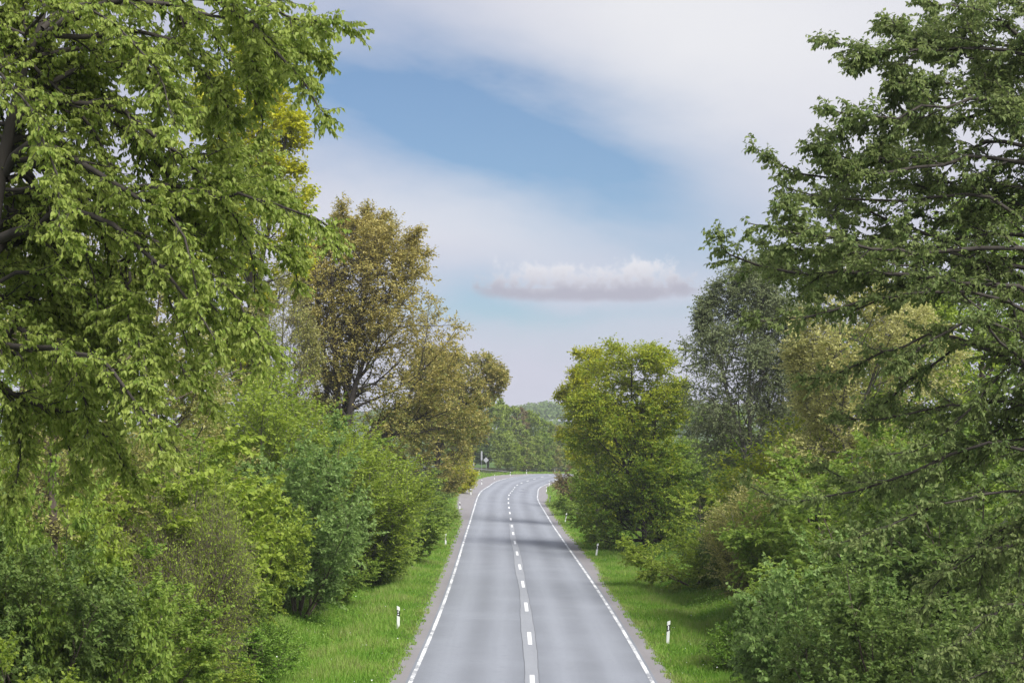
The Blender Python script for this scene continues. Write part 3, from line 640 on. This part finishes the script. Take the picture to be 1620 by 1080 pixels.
B('elder_bush', 'hawthorn', 'rounded bush with pale blossom beside the verge', 640, 790, 112, 100, 'blue', 1.6)
B('hawthorn_bush', 'hawthorn', 'low bush at the edge of the left lay-by', 668, 778, 138, 92, 'hedge', 3.9)
B('hazel_bush', 'spray', 'dark bush in the shade of the leaning bronze tree', 640, 735, 150, 105, 'dark', .7)  # the tree's shade is put into its leaf colour
B('forsythia_bush', 'spray', 'bright yellow bush beneath the leaning bronze tree', 722, 702, 212, 50, 'yellow', .7)
B('hawthorn_bush', 'hawthorn', 'green bush between the yellow bush and the lay-by', 700, 755, 205, 46, 'hedge', 5.5)
B('nettle_clump', 'mound', 'rounded mound of bright green nettles at the foot of the left bank', 385, 1000, 50, 150, 'nettle', .4, 'weeds')
B('nettle_clump', 'mound', 'nettle mound partly cut off by the lower frame edge', 300, 1030, 46, 170, 'fresh', 2.1, 'weeds')
B('nettle_clump', 'mound', 'weedy mound with white flower heads behind the bright nettles', 425, 985, 55, 90, 'nettle', 4.1, 'weeds')
B('hawthorn_bush', 'hawthorn', 'dense green bush in the back of the left bank, behind the young maple', 215, 660, 62, 250, 'hedge', 4.9)
B('hazel_bush', 'maple', 'broad green hazel behind the tall hawthorn', 500, 625, 96, 190, 'hedge', .6)
B('hawthorn_bush', 'hawthorn', 'green bush between the nettle mound and the reddish shrub', 330, 850, 52, 150, 'hedge', 1.3)
B('hawthorn_bush', 'hawthorn', 'low bush at the foot of the tall hawthorn', 520, 830, 72, 120, 'hedge', 3.0)
B('hazel_bush', 'spray', 'leafy bush hiding the brown trunk under the lower left cherry twigs', 95, 690, 37, 200, 'hedge', 5.7)
# right bank
B('hazel_bush', 'spray', 'broad green bush behind the bluish young maple', 1350, 690, 66, 280, 'hedge', 4.2)
B('hawthorn_bush', 'hawthorn', 'tall green bush at the back of the right bank', 1500, 600, 60, 260, 'hedge', 2.2)
B('privet_bush', 'hawthorn', 'dark olive small leaved bush low under the right cherry branches', 1420, 850, 37, 300, 'dark', .5)  # dark leaves also carry the shade under the cherry boughs
B('privet_bush', 'hawthorn', 'dark bush in the lower right corner', 1590, 900, 33, 260, 'dark', 2.5)  # shade of the cherry canopy painted in by the dark leaf colour
B('maple_sapling', 'maple', 'bluish green young maple with layered sprays above the right ground ivy', 1290, 815, 47, 200, 'blue', 1.2, 'sapling')
B('hazel_bush', 'spray', 'olive green bush between the bluish maple and the pale tree', 1400, 740, 58, 300, 'hedge', 3.0)
B('hazel_bush', 'spray', 'shaded bush behind the right cherry branches', 1560, 640, 50, 330, 'dark', 5.0)  # its shade is put in by the darker leaf colour
B('willow_shrub', 'shoots', 'olive twiggy shrub standing over the right ditch', 1200, 765, 70, 140, 'pale', .8)
B('hawthorn_bush', 'spray', 'light green spreading bush below the birch', 1105, 765, 86, 150, 'fresh', 2.0)
B('hawthorn_bush', 'hawthorn', 'dark green bush in the gap below the birch', 1165, 800, 80, 90, 'dark', 4.6)
B('willow_shrub', 'shoots', 'yellow green tall shrub below the pale tree', 1290, 660, 78, 240, 'maple', 3.3)
B('hawthorn_bush', 'hawthorn', 'green bush filling the space behind the birch trunk', 1230, 640, 128, 160, 'hedge', 1.5)
B('hawthorn_bush', 'hawthorn', 'green bush behind the lower maple branches', 1090, 680, 140, 150, 'hedge', 5.2)
B('hawthorn_bush', 'spray', 'grey brown bush at the inside of the bend', 915, 705, 205, 62, 'russet', .9)
B('hazel_bush', 'spray', 'low dark bush overhanging the grass at the inside of the bend', 940, 735, 172, 80, 'hedge', 2.9)
B('hawthorn_bush', 'hawthorn', 'tall bush behind the yellowish tree at the bend', 960, 640, 190, 90, 'maple', 4.0)
B('nettle_clump', 'mound', 'dark green nettle mound on the right ditch slope', 1190, 985, 56, 150, 'nettle', .4, 'weeds')
B('nettle_clump', 'mound', 'shaded nettle mound in front of the bluish young maple', 1300, 1010, 50, 190, 'dark', 3.0, 'weeds')  # dark leaves instead of the nettle green, shade put into the colour

# ------------------------------------------------------------------ trees along the outside of the bend and the far wood
def far_arch(seed, H, Rr, nl):
    rg = rs(seed); env = [(V(0, 0, H*.56), V(Rr, Rr, H*.46)), (V(.2*Rr, 0, H*.3), V(Rr*.9, Rr*.9, H*.3))]
    P0, R0 = poly([(0, 0, -.4), (.1, .1, H*.4), (-.1, .2, H*.92)], .22, .04, 8)
    P1, R1 = grow(P0, R0, rg, 34, (.1, 1), (35, 80), (2, 8), False, 5, .1, .05, .2, env, 0, .5, .02)
    P2, R2 = grow(P1, R1, rg, 9, (.3, 1), (30, 70), (.8, 1.8), False, 3, .15, .02, .2, env, .2, .5, .01)
    L = leaf_set(P2, R2, rg, nl, .42, .3, t=(.2, 1), rnd=.6)
    return wood_mesh('trunk', [(P0, R0, 7)], BARK_GY), leaf_mesh('crown', L, .8, 'mid', LM['far'])
FA = [far_arch(201, 15, 4.2, 36), far_arch(205, 13, 4.6, 34), far_arch(209, 16, 3.6, 34)]
def far_tree(i, label, x, y, top, wid, lm, group='trees along the outside of the bend'):
    z = gz(x, y); r = thing('roadside_tree', label, 'tree', (x, y, z), group, i*1.7)
    H = (15, 13, 16)[i % 3]; R_ = (4.2, 4.6, 3.6)[i % 3]; r.scale = (wid/2/R_, wid/2/R_, (top-z)/H)
    for nm, me in zip(('trunk', 'crown'), FA[i % 3]):
        o = obj(nm, me, r)
        if nm == 'crown': o.material_slots[0].link = 'OBJECT'; o.material_slots[0].material = LM[lm]
far_list = [(772, 625, 400, 70, 'far', 'first green tree of the far row, next to the leaning bronze tree'),
            (788, 632, 412, 44, 'fresh', 'yellow green tree in the far row beside the side road'),
            (806, 640, 418, 42, 'far', 'green tree left of the reddish one in the far row'),
            (822, 646, 424, 34, 'russet', 'reddish brown tree in the far row behind the bend'),
            (838, 650, 428, 40, 'fresh', 'fresh green tree right of the reddish one in the far row'),
            (852, 660, 432, 36, 'hedge', 'mid green tree before the gap at the far end of the bend'),
            (866, 668, 440, 38, 'fresh', 'light green tree at the far end of the bend'),
            (880, 672, 446, 40, 'pale', 'pale olive tree where the road leaves view'),
            (898, 668, 450, 46, 'far', 'green tree beyond the bend, behind the yellowish tree'),
            (750, 690, 372, 60, 'dark', 'dark tree beside the road signs'),
            (725, 640, 385, 80, 'far', 'tree behind the leaning bronze tree and the yellow bush'),
            (690, 660, 330, 80, 'hedge', 'tree far behind the left lay-by'),
            (1000, 640, 300, 120, 'far', 'tree far behind the green maple'),
            (1120, 640, 260, 130, 'hedge', 'tree far behind the birch')]
for i, (px, py, Y, wpx, lm, lab) in enumerate(far_list):
    far_tree(i, lab, (px-810)*Y/F, Y, CAMH+(701-py)*Y/F, wpx*Y/F*1.15, lm)
def mid_arch(seed, H, Rr):
    rg = rs(seed); env = [(V(0, 0, H*.58), V(Rr, Rr, H*.44)), (V(.2*Rr, .1, H*.36), V(Rr*.9, Rr*.9, H*.33))]
    P0, R0 = poly([(0, 0, -.4), (.15, .1, H*.35), (-.2, .2, H*.65), (.1, 0, H*.95)], .16, .03, 10)
    P1, R1 = grow(P0, R0, rg, 40, (.12, 1), (35, 75), (2, 8), False, 6, .1, .05, .2, env, 0, .5, .012)
    P2, R2 = grow(P1, R1, rg, 10, (.2, 1), (30, 65), (.7, 1.6), False, 4, .12, .0, .3, env, .2, .5, .006)
    P3, R3 = grow(P2, R2, rg, 5, (.2, 1), (30, 65), (.3, .7), False, 3, .12, .0, .3, None, .2, .5, .004)
    L = cat([leaf_set(P3, R3, rg, 9, .16, .3), leaf_set(P2, R2, rg, 10, .16, .3, t=(.3, 1))])
    return wood_mesh('trunk', [(P0, R0, 7)], BARK_BR), wood_mesh('branches', [(P1, R1, 4), (P2[:, ::3], R2[:, ::3], 3)], BARK_BR), leaf_mesh('crown', L, .7, 'mid', LM['far'])
MA = [mid_arch(301, 12, 3.6), mid_arch(305, 10, 3.8)]
def mid_tree(i, label, px, top, Y, wpx, lm, rot):
    x = (px-810)*Y/F; z = gz(x, Y); r = thing('young_tree', label, 'tree', (x, Y, z), 'trees standing behind the bank bushes', rot)
    R_ = (3.6, 3.8)[i]; r.scale = (wpx*Y/F/2/R_, wpx*Y/F/2/R_, (CAMH+(701-top)*Y/F-z)/(12, 10)[i])
    for nm, me in zip(('trunk', 'branches', 'crown'), MA[i]):
        o = obj(nm, me, r)
        if nm == 'crown': o.material_slots[0].link = 'OBJECT'; o.material_slots[0].material = LM[lm]
for a in ((0, 'pale olive tree filling the gap behind the hanging cherry branches', 250, 430, 66, 260, 'pale', .4),
          (1, 'green tree behind the left end of the bank, under the cherry limbs', 40, 520, 60, 270, 'hedge', 2.0),
          (0, 'fresh green tree between the yellow maple and the tall hawthorn', 380, 520, 84, 210, 'fresh', 3.1),
          (1, 'green tree behind the dark stems of the bronze tree', 480, 640, 135, 150, 'hedge', 1.2),
          (1, 'green tree beyond the lay-by hazel', 610, 660, 190, 110, 'far', 4.2),
          (0, 'tall green tree behind the right cherry tree trunk', 1560, 330, 92, 330, 'hedge', .9),
          (1, 'yellow green tree behind the middle of the right cherry branches', 1450, 470, 86, 270, 'fresh', 2.6),
          (1, 'olive tree between the birch and the pale yellow tree', 1280, 560, 112, 150, 'pale', 5.3),
          (0, 'green tree behind the gap right of the birch', 1350, 520, 120, 190, 'hedge', 4.0)):
    mid_tree(*a)
def bank_bushes():
    rg = rs(5); k = 0
    for s, q in [(346, 7.5), (351, 6.2), (357, 7.8)]+[(x, 5.6+2*rg.rand()) for x in np.arange(362, 452, 5.0)]:
        p = rp(s, -W/2-q); h = 5+4*rg.rand(); t = k % 3
        r = thing('hedge_bush', ('green low bush along the foot of the far trees', 'fresh yellow green low bush along the foot of the far trees', 'deep green low bush along the foot of the far trees', 'green low bush along the foot of the far trees', 'pale olive low bush along the foot of the far trees')[k % 5], 'shrub', (p[0], p[1], gz(p[0], p[1])), 'bushes along the outside of the bend', rg.rand()*6)
        r.scale = (.62+.2*rg.rand(), .62, h/(15, 13, 16)[t])
        o = obj('foliage', FA[t][1], r); o.material_slots[0].link = 'OBJECT'; o.material_slots[0].material = LM[('far', 'fresh', 'hedge', 'far', 'pale')[k % 5]]; k += 1
bank_bushes()
def far_wood():
    rg = rs(77); n = 1200
    X = rg.uniform(-110, 170, n); Y = rg.uniform(1000, 1290, n); Z = ground_z(X, Y); k = 26
    R_ = rg.uniform(3.5, 6.5, n); H = rg.uniform(9, 15, n)
    u = nrm(rg.randn(n, k, 3)); u[:, :, 2] = np.abs(u[:, :, 2])
    o = np.stack([X, Y, Z+H-R_*.8], -1)[:, None]+u*R_[:, None, None]*V(1, 1, .9)
    D = nrm(np.cross(u, rg.randn(n, k, 3)))
    L = dict(o=o.reshape(-1, 3)-D.reshape(-1, 3)*1.2, D=D.reshape(-1, 3), N=nrm(u+.4*rg.randn(n, k, 3)).reshape(-1, 3), sz=np.full(n*k, 2.6), tint=np.clip(np.repeat(rg.rand(n), k)*.8+.1+rg.randn(n*k)*.12, 0, 1))
    w = obj('distant_wood', leaf_mesh('distant_wood', L, .95, 'mid', LM['dark']), None, 'stuff')
    w['label'] = 'wooded hill fading to blue grey beyond the bend'; w['category'] = 'wood'
far_wood()

# ------------------------------------------------------------------ grass and ground cover
def scatter(rg, n, s0, s1, q0, q1, side, p=1.0):
    s = s0+(s1-s0)*rg.rand(n)**p; q = q0+(q1-q0)*rg.rand(n)
    d = side*(W/2+shoulder(s, side)+q); P = rp(s, d); P[:, 2] = ground_z(P[:, 0], P[:, 1]); return P, s, q
def patch(P): return .5+.25*np.sin(P[:, 0]*1.9+1.3*np.sin(P[:, 1]*.8))+.25*np.sin(P[:, 1]*1.1+1.7*np.sin(P[:, 0]*.9+2))
GRASS = leaf_mat('grass_blade', (.075, .16, .016), (.14, .29, .032), (.26, .39, .07), .34, .6, .2, (.26, .31, .1))
def grass():
    rg = rs(91); Ls = []
    for side in (-1, 1):
        for n, s0, s1, pw, wd, hs in ((84000, 44, 112, 1.5, .02, 1.0), (32000, 105, 240, 1.2, .045, 1.15), (9000, 230, 420, 1, .09, 1.2)):
            P, s, q = scatter(rg, n, s0, s1, -.4, 5.2 if s0 < 200 else 4.2, side, pw)
            pt = patch(P); keep = q > -.05-.33*np.clip(np.sin(s*1.7)+np.sin(s*4.1+1)+.8*np.sin(s*9.3), 0, 1.6)/1.6; P, s, q, pt = P[keep], s[keep], q[keep], pt[keep]; n = len(q)
            P[:, 2] += np.where(q < 0, .03, 0); h = hs*(.10+.20*np.clip(q/1.5, .15, 1)*(.5+pt))*rg.uniform(.6, 1.3, n)
            D = nrm(UP+rg.randn(n, 3)*V(.38, .38, .1)); N_ = nrm(np.cross(D, nrm(rg.randn(n, 3)*V(1, 1, .1)+V(.2, 0, 0))))
            tint = np.clip(.46+.5*(pt-.5)+rg.randn(n)*.18+.25*np.clip(.4-q, 0, .5), 0, 1)
            Ls.append((dict(o=P-V(0, 0, .02), D=D, N=N_, sz=h, tint=tint), wd))
    vs, fs, ts, o = [], [], [], 0
    for L, wd in Ls:
        Wd = np.cross(L['N'], L['D']); a = L['o']-Wd*wd; b = L['o']+Wd*wd; c = L['o']+L['D']*L['sz'][:, None]
        v = np.stack([a, b, c], 1).reshape(-1, 3); vs.append(v); fs.append(o+np.arange(len(v)).reshape(-1, 3)); ts.append(np.repeat(L['tint'], 3)); o += len(v)
    g = obj('grass', mesh_np('grass', np.concatenate(vs), [np.concatenate(fs)], GRASS, False, {'tint': np.concatenate(ts)}), None, 'stuff')
    g['label'] = 'lush green grass on both verges of the road'; g['category'] = 'grass'
grass()
def cover():
    for side, lm, seed, lab in ((-1, 'nettle', 95, 'green nettles and weeds on the left bank'), (1, 'nettle', 97, 'dark ground ivy and nettles on the right bank')):
        rg = rs(seed); n = 42000
        P, s, q = scatter(rg, n, 40, 175, 2.4, 9, side, 1.5); pt = patch(P*.8+3); P[:, 2] += np.clip((q-2.4)/1.5, .1, 1)*(.1+.5*pt)*rg.rand(n)**.5
        D = nrm(rg.randn(n, 3)*V(1, 1, .3)+V(0, 0, .15)); N0 = UP+rg.randn(n, 3)*.4; N_ = nrm(N0-D*(N0*D).sum(1, keepdims=True))
        L = dict(o=P, D=D, N=N_, sz=(.085+.07*np.clip((s-70)/90, 0, 1))*rg.uniform(.7, 1.3, n), tint=np.clip(.3+.4*pt*rg.rand(n)+rg.randn(n)*.14, 0, 1))
        w = obj('undergrowth', leaf_mesh('undergrowth', L, .75, 'mid', LM[lm]), None, 'stuff'); w['label'] = lab; w['category'] = 'undergrowth'
cover()
def blossoms():
    rg = rs(99); WH = mat_plain('white_petals', (.75, .76, .7), .6)
    YL = mat_plain('yellow_petals', (.75, .6, .03), .6)
    for name, m, n, lab, spec in (('wild_flowers', WH, 420, 'white cow parsley and daisies scattered over the verges', .035), ('dandelions', YL, 60, 'yellow dandelion heads scattered in the grass', .03)):
        Ls = []
        for side in (-1, 1):
            P, s, q = scatter(rg, n//2, 46, 130, .3, 4.5, side, 1.4); P[:, 2] += rg.uniform(.12, .35, n//2)
            D = nrm(rg.randn(n//2, 3)*V(1, 1, .2)); N0 = UP+rg.randn(n//2, 3)*.4
            Ls.append(dict(o=P, D=D, N=nrm(N0-D*(N0*D).sum(1, keepdims=True)), sz=spec*rg.uniform(.7, 1.5, n//2), tint=np.ones(n//2)))
        o = obj(name, leaf_mesh(name, cat(Ls), 1.0, 'mid', m), None, 'stuff'); o['label'] = lab; o['category'] = 'flowers'
blossoms()

# ------------------------------------------------------------------ delineator posts and signs
PW = mat_plain('white_plastic', (.74, .76, .74), .45, .08); PB = mat_plain('black_foil', (.015, .015, .017), .4); RF = mat_plain('reflector', (.8, .82, .84), .2, .03)
def prism(sec, z0, z1, slope=0.0):
    """post section from z0 to z1, ends slanting along x"""
    sec = np.asarray(sec, float); n = len(sec)
    a = np.column_stack([sec, z0+slope*sec[:, 0]]); b = np.column_stack([sec, z1+slope*sec[:, 0]])
    i = np.arange(n); j = (i+1) % n
    return np.concatenate([a, b]), [np.stack([i, j, j+n, i+n], -1)], n
def solid(name, sec, z0, z1, m, parent, slope0=0, slope1=None):
    sec = np.asarray(sec, float); n = len(sec); slope1 = slope0 if slope1 is None else slope1
    a = np.column_stack([sec, z0+slope0*sec[:, 0]]); b = np.column_stack([sec, z1+slope1*sec[:, 0]])
    i = np.arange(n); j = (i+1) % n
    return obj(name, mesh_np(name, np.concatenate([a, b]), [np.stack([i, j, j+n, i+n], -1), np.concatenate([i[::-1], i+n]).reshape(2, n)], m), parent)
SEC = [(-.06, -.03), (-.045, -.05), (.045, -.05), (.06, -.03), (.05, .04), (.0, .062), (-.05, .04)]
SECB = [(x*1.05, y*1.06) for x, y in SEC]
def disc(name, x, z, rx, rz, m, parent, n=14, y=-.0545):
    th = np.arange(n)*2*math.pi/n; v = np.concatenate([np.stack([x+rx*np.cos(th), np.full(n, y), z+rz*np.sin(th)], -1), np.stack([x+rx*.8*np.cos(th), np.full(n, y-.006), z+rz*.8*np.sin(th)], -1)])
    i = np.arange(n); j = (i+1) % n
    return obj(name, mesh_np(name, v, [np.stack([i, j, j+n, i+n], -1), (i+n)[None]], m), parent)
def make_post(side):
    r = thing('delineator_post', 'x', 'roadside post')
    sl = -.5 if side < 0 else .5                                         # top and band fall towards the road
    solid('post_body', SEC, -.15, .86, PW, r, 0, sl*.9)
    solid('black_band', SECB, .50, .72, PB, r, sl)
    if side < 0:
        disc('reflector', 0, .565, .026, .026, RF, r); disc('reflector', 0, .655, .026, .026, RF, r)
    else:
        x0, x1, z0, z1 = -.022, .022, .535, .69
        v = V((x0, -.054, z0), (x1, -.054, z0), (x1, -.054, z1), (x0, -.054, z1), (x0+.006, -.061, z0+.01), (x1-.006, -.061, z0+.01), (x1-.006, -.061, z1-.01), (x0+.006, -.061, z1-.01))
        obj('reflector', mesh_np('reflector', v, [np.array([(0, 1, 5, 4), (1, 2, 6, 5), (2, 3, 7, 6), (3, 0, 4, 7), (4, 5, 6, 7)])], RF), r)
    return r
def copy_tree(o):
    c = o.copy(); COL.objects.link(c)
    for ch in o.children:
        d = ch.copy(); COL.objects.link(d); d.parent = c
    return c
posts = {-1: [(630, 996, 'white post with two round reflectors, nearest one on the left verge', 0), (705, 863, 'second white post up the left verge, beside a light green hazel', 0), (727.4, 807, 'third white post up the left verge at the start of the lay-by', 0),
              (745, 784, 'white post beside the lay-by below the yellow bush', 0), (762, 767.4, 'white post at the far end of the lay-by', 0), (758, 752, 'white post at the near corner of the side road', 0),
              (782.2, 759, 'white post at the far corner of the side road', 0), (807.3, 753.3, 'white post at the foot of the far hedge just past the side road', 0), (833, 750, 'white post under the reddish tree of the far row', 0), (877.8, 748, 'white post where the road leaves view', 0)],
         1: [(1056, 1020, 'white post with one upright reflector, nearest one on the right verge', 3), (943, 880, 'second white post up the right verge, leaning a little', 8), (894, 826, 'white leaning post in the middle of the sunny right grass', 9), (869.3, 795.5, 'white post at the tip of the right grass where the bend begins', 7),
             (864.4, 778.5, 'white post at the inner edge of the bend', 2), (868.9, 768, 'white post just past the inner edge line bulge', 0), (878.5, 761.5, 'far white post at the inside of the bend before the bush', 0)]}
for side, lst in posts.items():
    proto = make_post(side)
    for i, (px, py, lab, lean) in enumerate(lst):
        o = proto if i == 0 else copy_tree(proto)
        p = on_ground(px, py); s, d = sd_of([p[0]], [p[1]])
        o.location = p; o.rotation_euler = (math.radians(-1), math.radians(lean), -float(np.interp(s[0], S, TH))); o['label'] = lab; o['group'] = 'delineator posts along the road'
        print('post', px, py, p.round(2), s.round(1), d.round(2))
STEEL = mat_plain('galvanised_steel', (.30, .31, .33), .5, .1, 20, .3); SBACK = mat_plain('grey_sign_back', (.36, .37, .40), .55, .08)
def sign(name, label, px, py, Y, zc, half, shape):
    x = (px-810)*Y/F; z = gz(x, Y); r = thing(name, label, 'road sign', (x, Y, z))
    th = np.arange(10)*2*math.pi/10; ring = np.stack([.045*np.cos(th), .045*np.sin(th)], -1)
    solid('pole', ring, -.3, zc+half[1]*.8, STEEL, r)
    if shape == 'diamond': o2 = np.array([(0, -half[1]), (half[0], 0), (0, half[1]), (-half[0], 0)])
    else: o2 = np.array([(-half[0], -half[1]), (half[0], -half[1]), (half[0], half[1]), (-half[0], half[1])])
    n = len(o2); f = np.column_stack([o2[:, 0], np.full(n, -.055), o2[:, 1]+zc]); b = f-V(0, .02, 0)
    i = np.arange(n); j = (i+1) % n
    obj('sign_plate', mesh_np('sign_plate', np.concatenate([f, b]), [np.stack([i, j, j+n, i+n], -1), np.stack([i[::-1], i+n])], SBACK), r)
    obj('clamp', mesh_np('clamp', np.array([(x_, y_, zc+z_) for z_ in (-.04, .04) for x_, y_ in ((-.07, -.05), (.07, -.05), (.07, .05), (-.07, .05))]), [np.array([(0, 1, 5, 4), (1, 2, 6, 5), (2, 3, 7, 6), (3, 0, 4, 7)])], STEEL), r)
sign('road_sign', 'grey diamond sign plate on a pole at the side road', 769, 740, 338, 2.1, (.55, .6), 'diamond')
sign('road_sign', 'tall narrow grey sign seen against the dark tree by the side road', 762, 740, 335, 3.0, (.16, .9), 'rect')
sign('road_sign', 'thin pole with a small plate left of the diamond sign', 749.5, 750, 325, 1.7, (.12, .35), 'rect')

# ------------------------------------------------------------------ air
hm = bpy.data.materials.new('haze'); hm.use_nodes = True; hm.node_tree.nodes.clear()
ho = hm.node_tree.nodes.new('ShaderNodeOutputMaterial'); pv = hm.node_tree.nodes.new('ShaderNodeVolumePrincipled')
pv.inputs['Color'].default_value = (.9, .93, 1, 1); pv.inputs['Density'].default_value = .00026; pv.inputs['Anisotropy'].default_value = .2
hm.node_tree.links.new(pv.outputs[0], ho.inputs['Volume'])
hv = V(*[(x, y, z) for z in (-6, 60) for x, y in ((-4100, -700), (4100, -700), (4100, 6100), (-4100, 6100))])
hz = obj('haze', mesh_np('haze', hv, [np.array([(3, 2, 1, 0), (4, 5, 6, 7), (0, 1, 5, 4), (1, 2, 6, 5), (2, 3, 7, 6), (3, 0, 4, 7)])], hm), None, 'stuff')
hz['label'] = 'thin pale haze over the whole valley'; hz['category'] = 'haze'
print('TRIANGLES', TRIS[0])
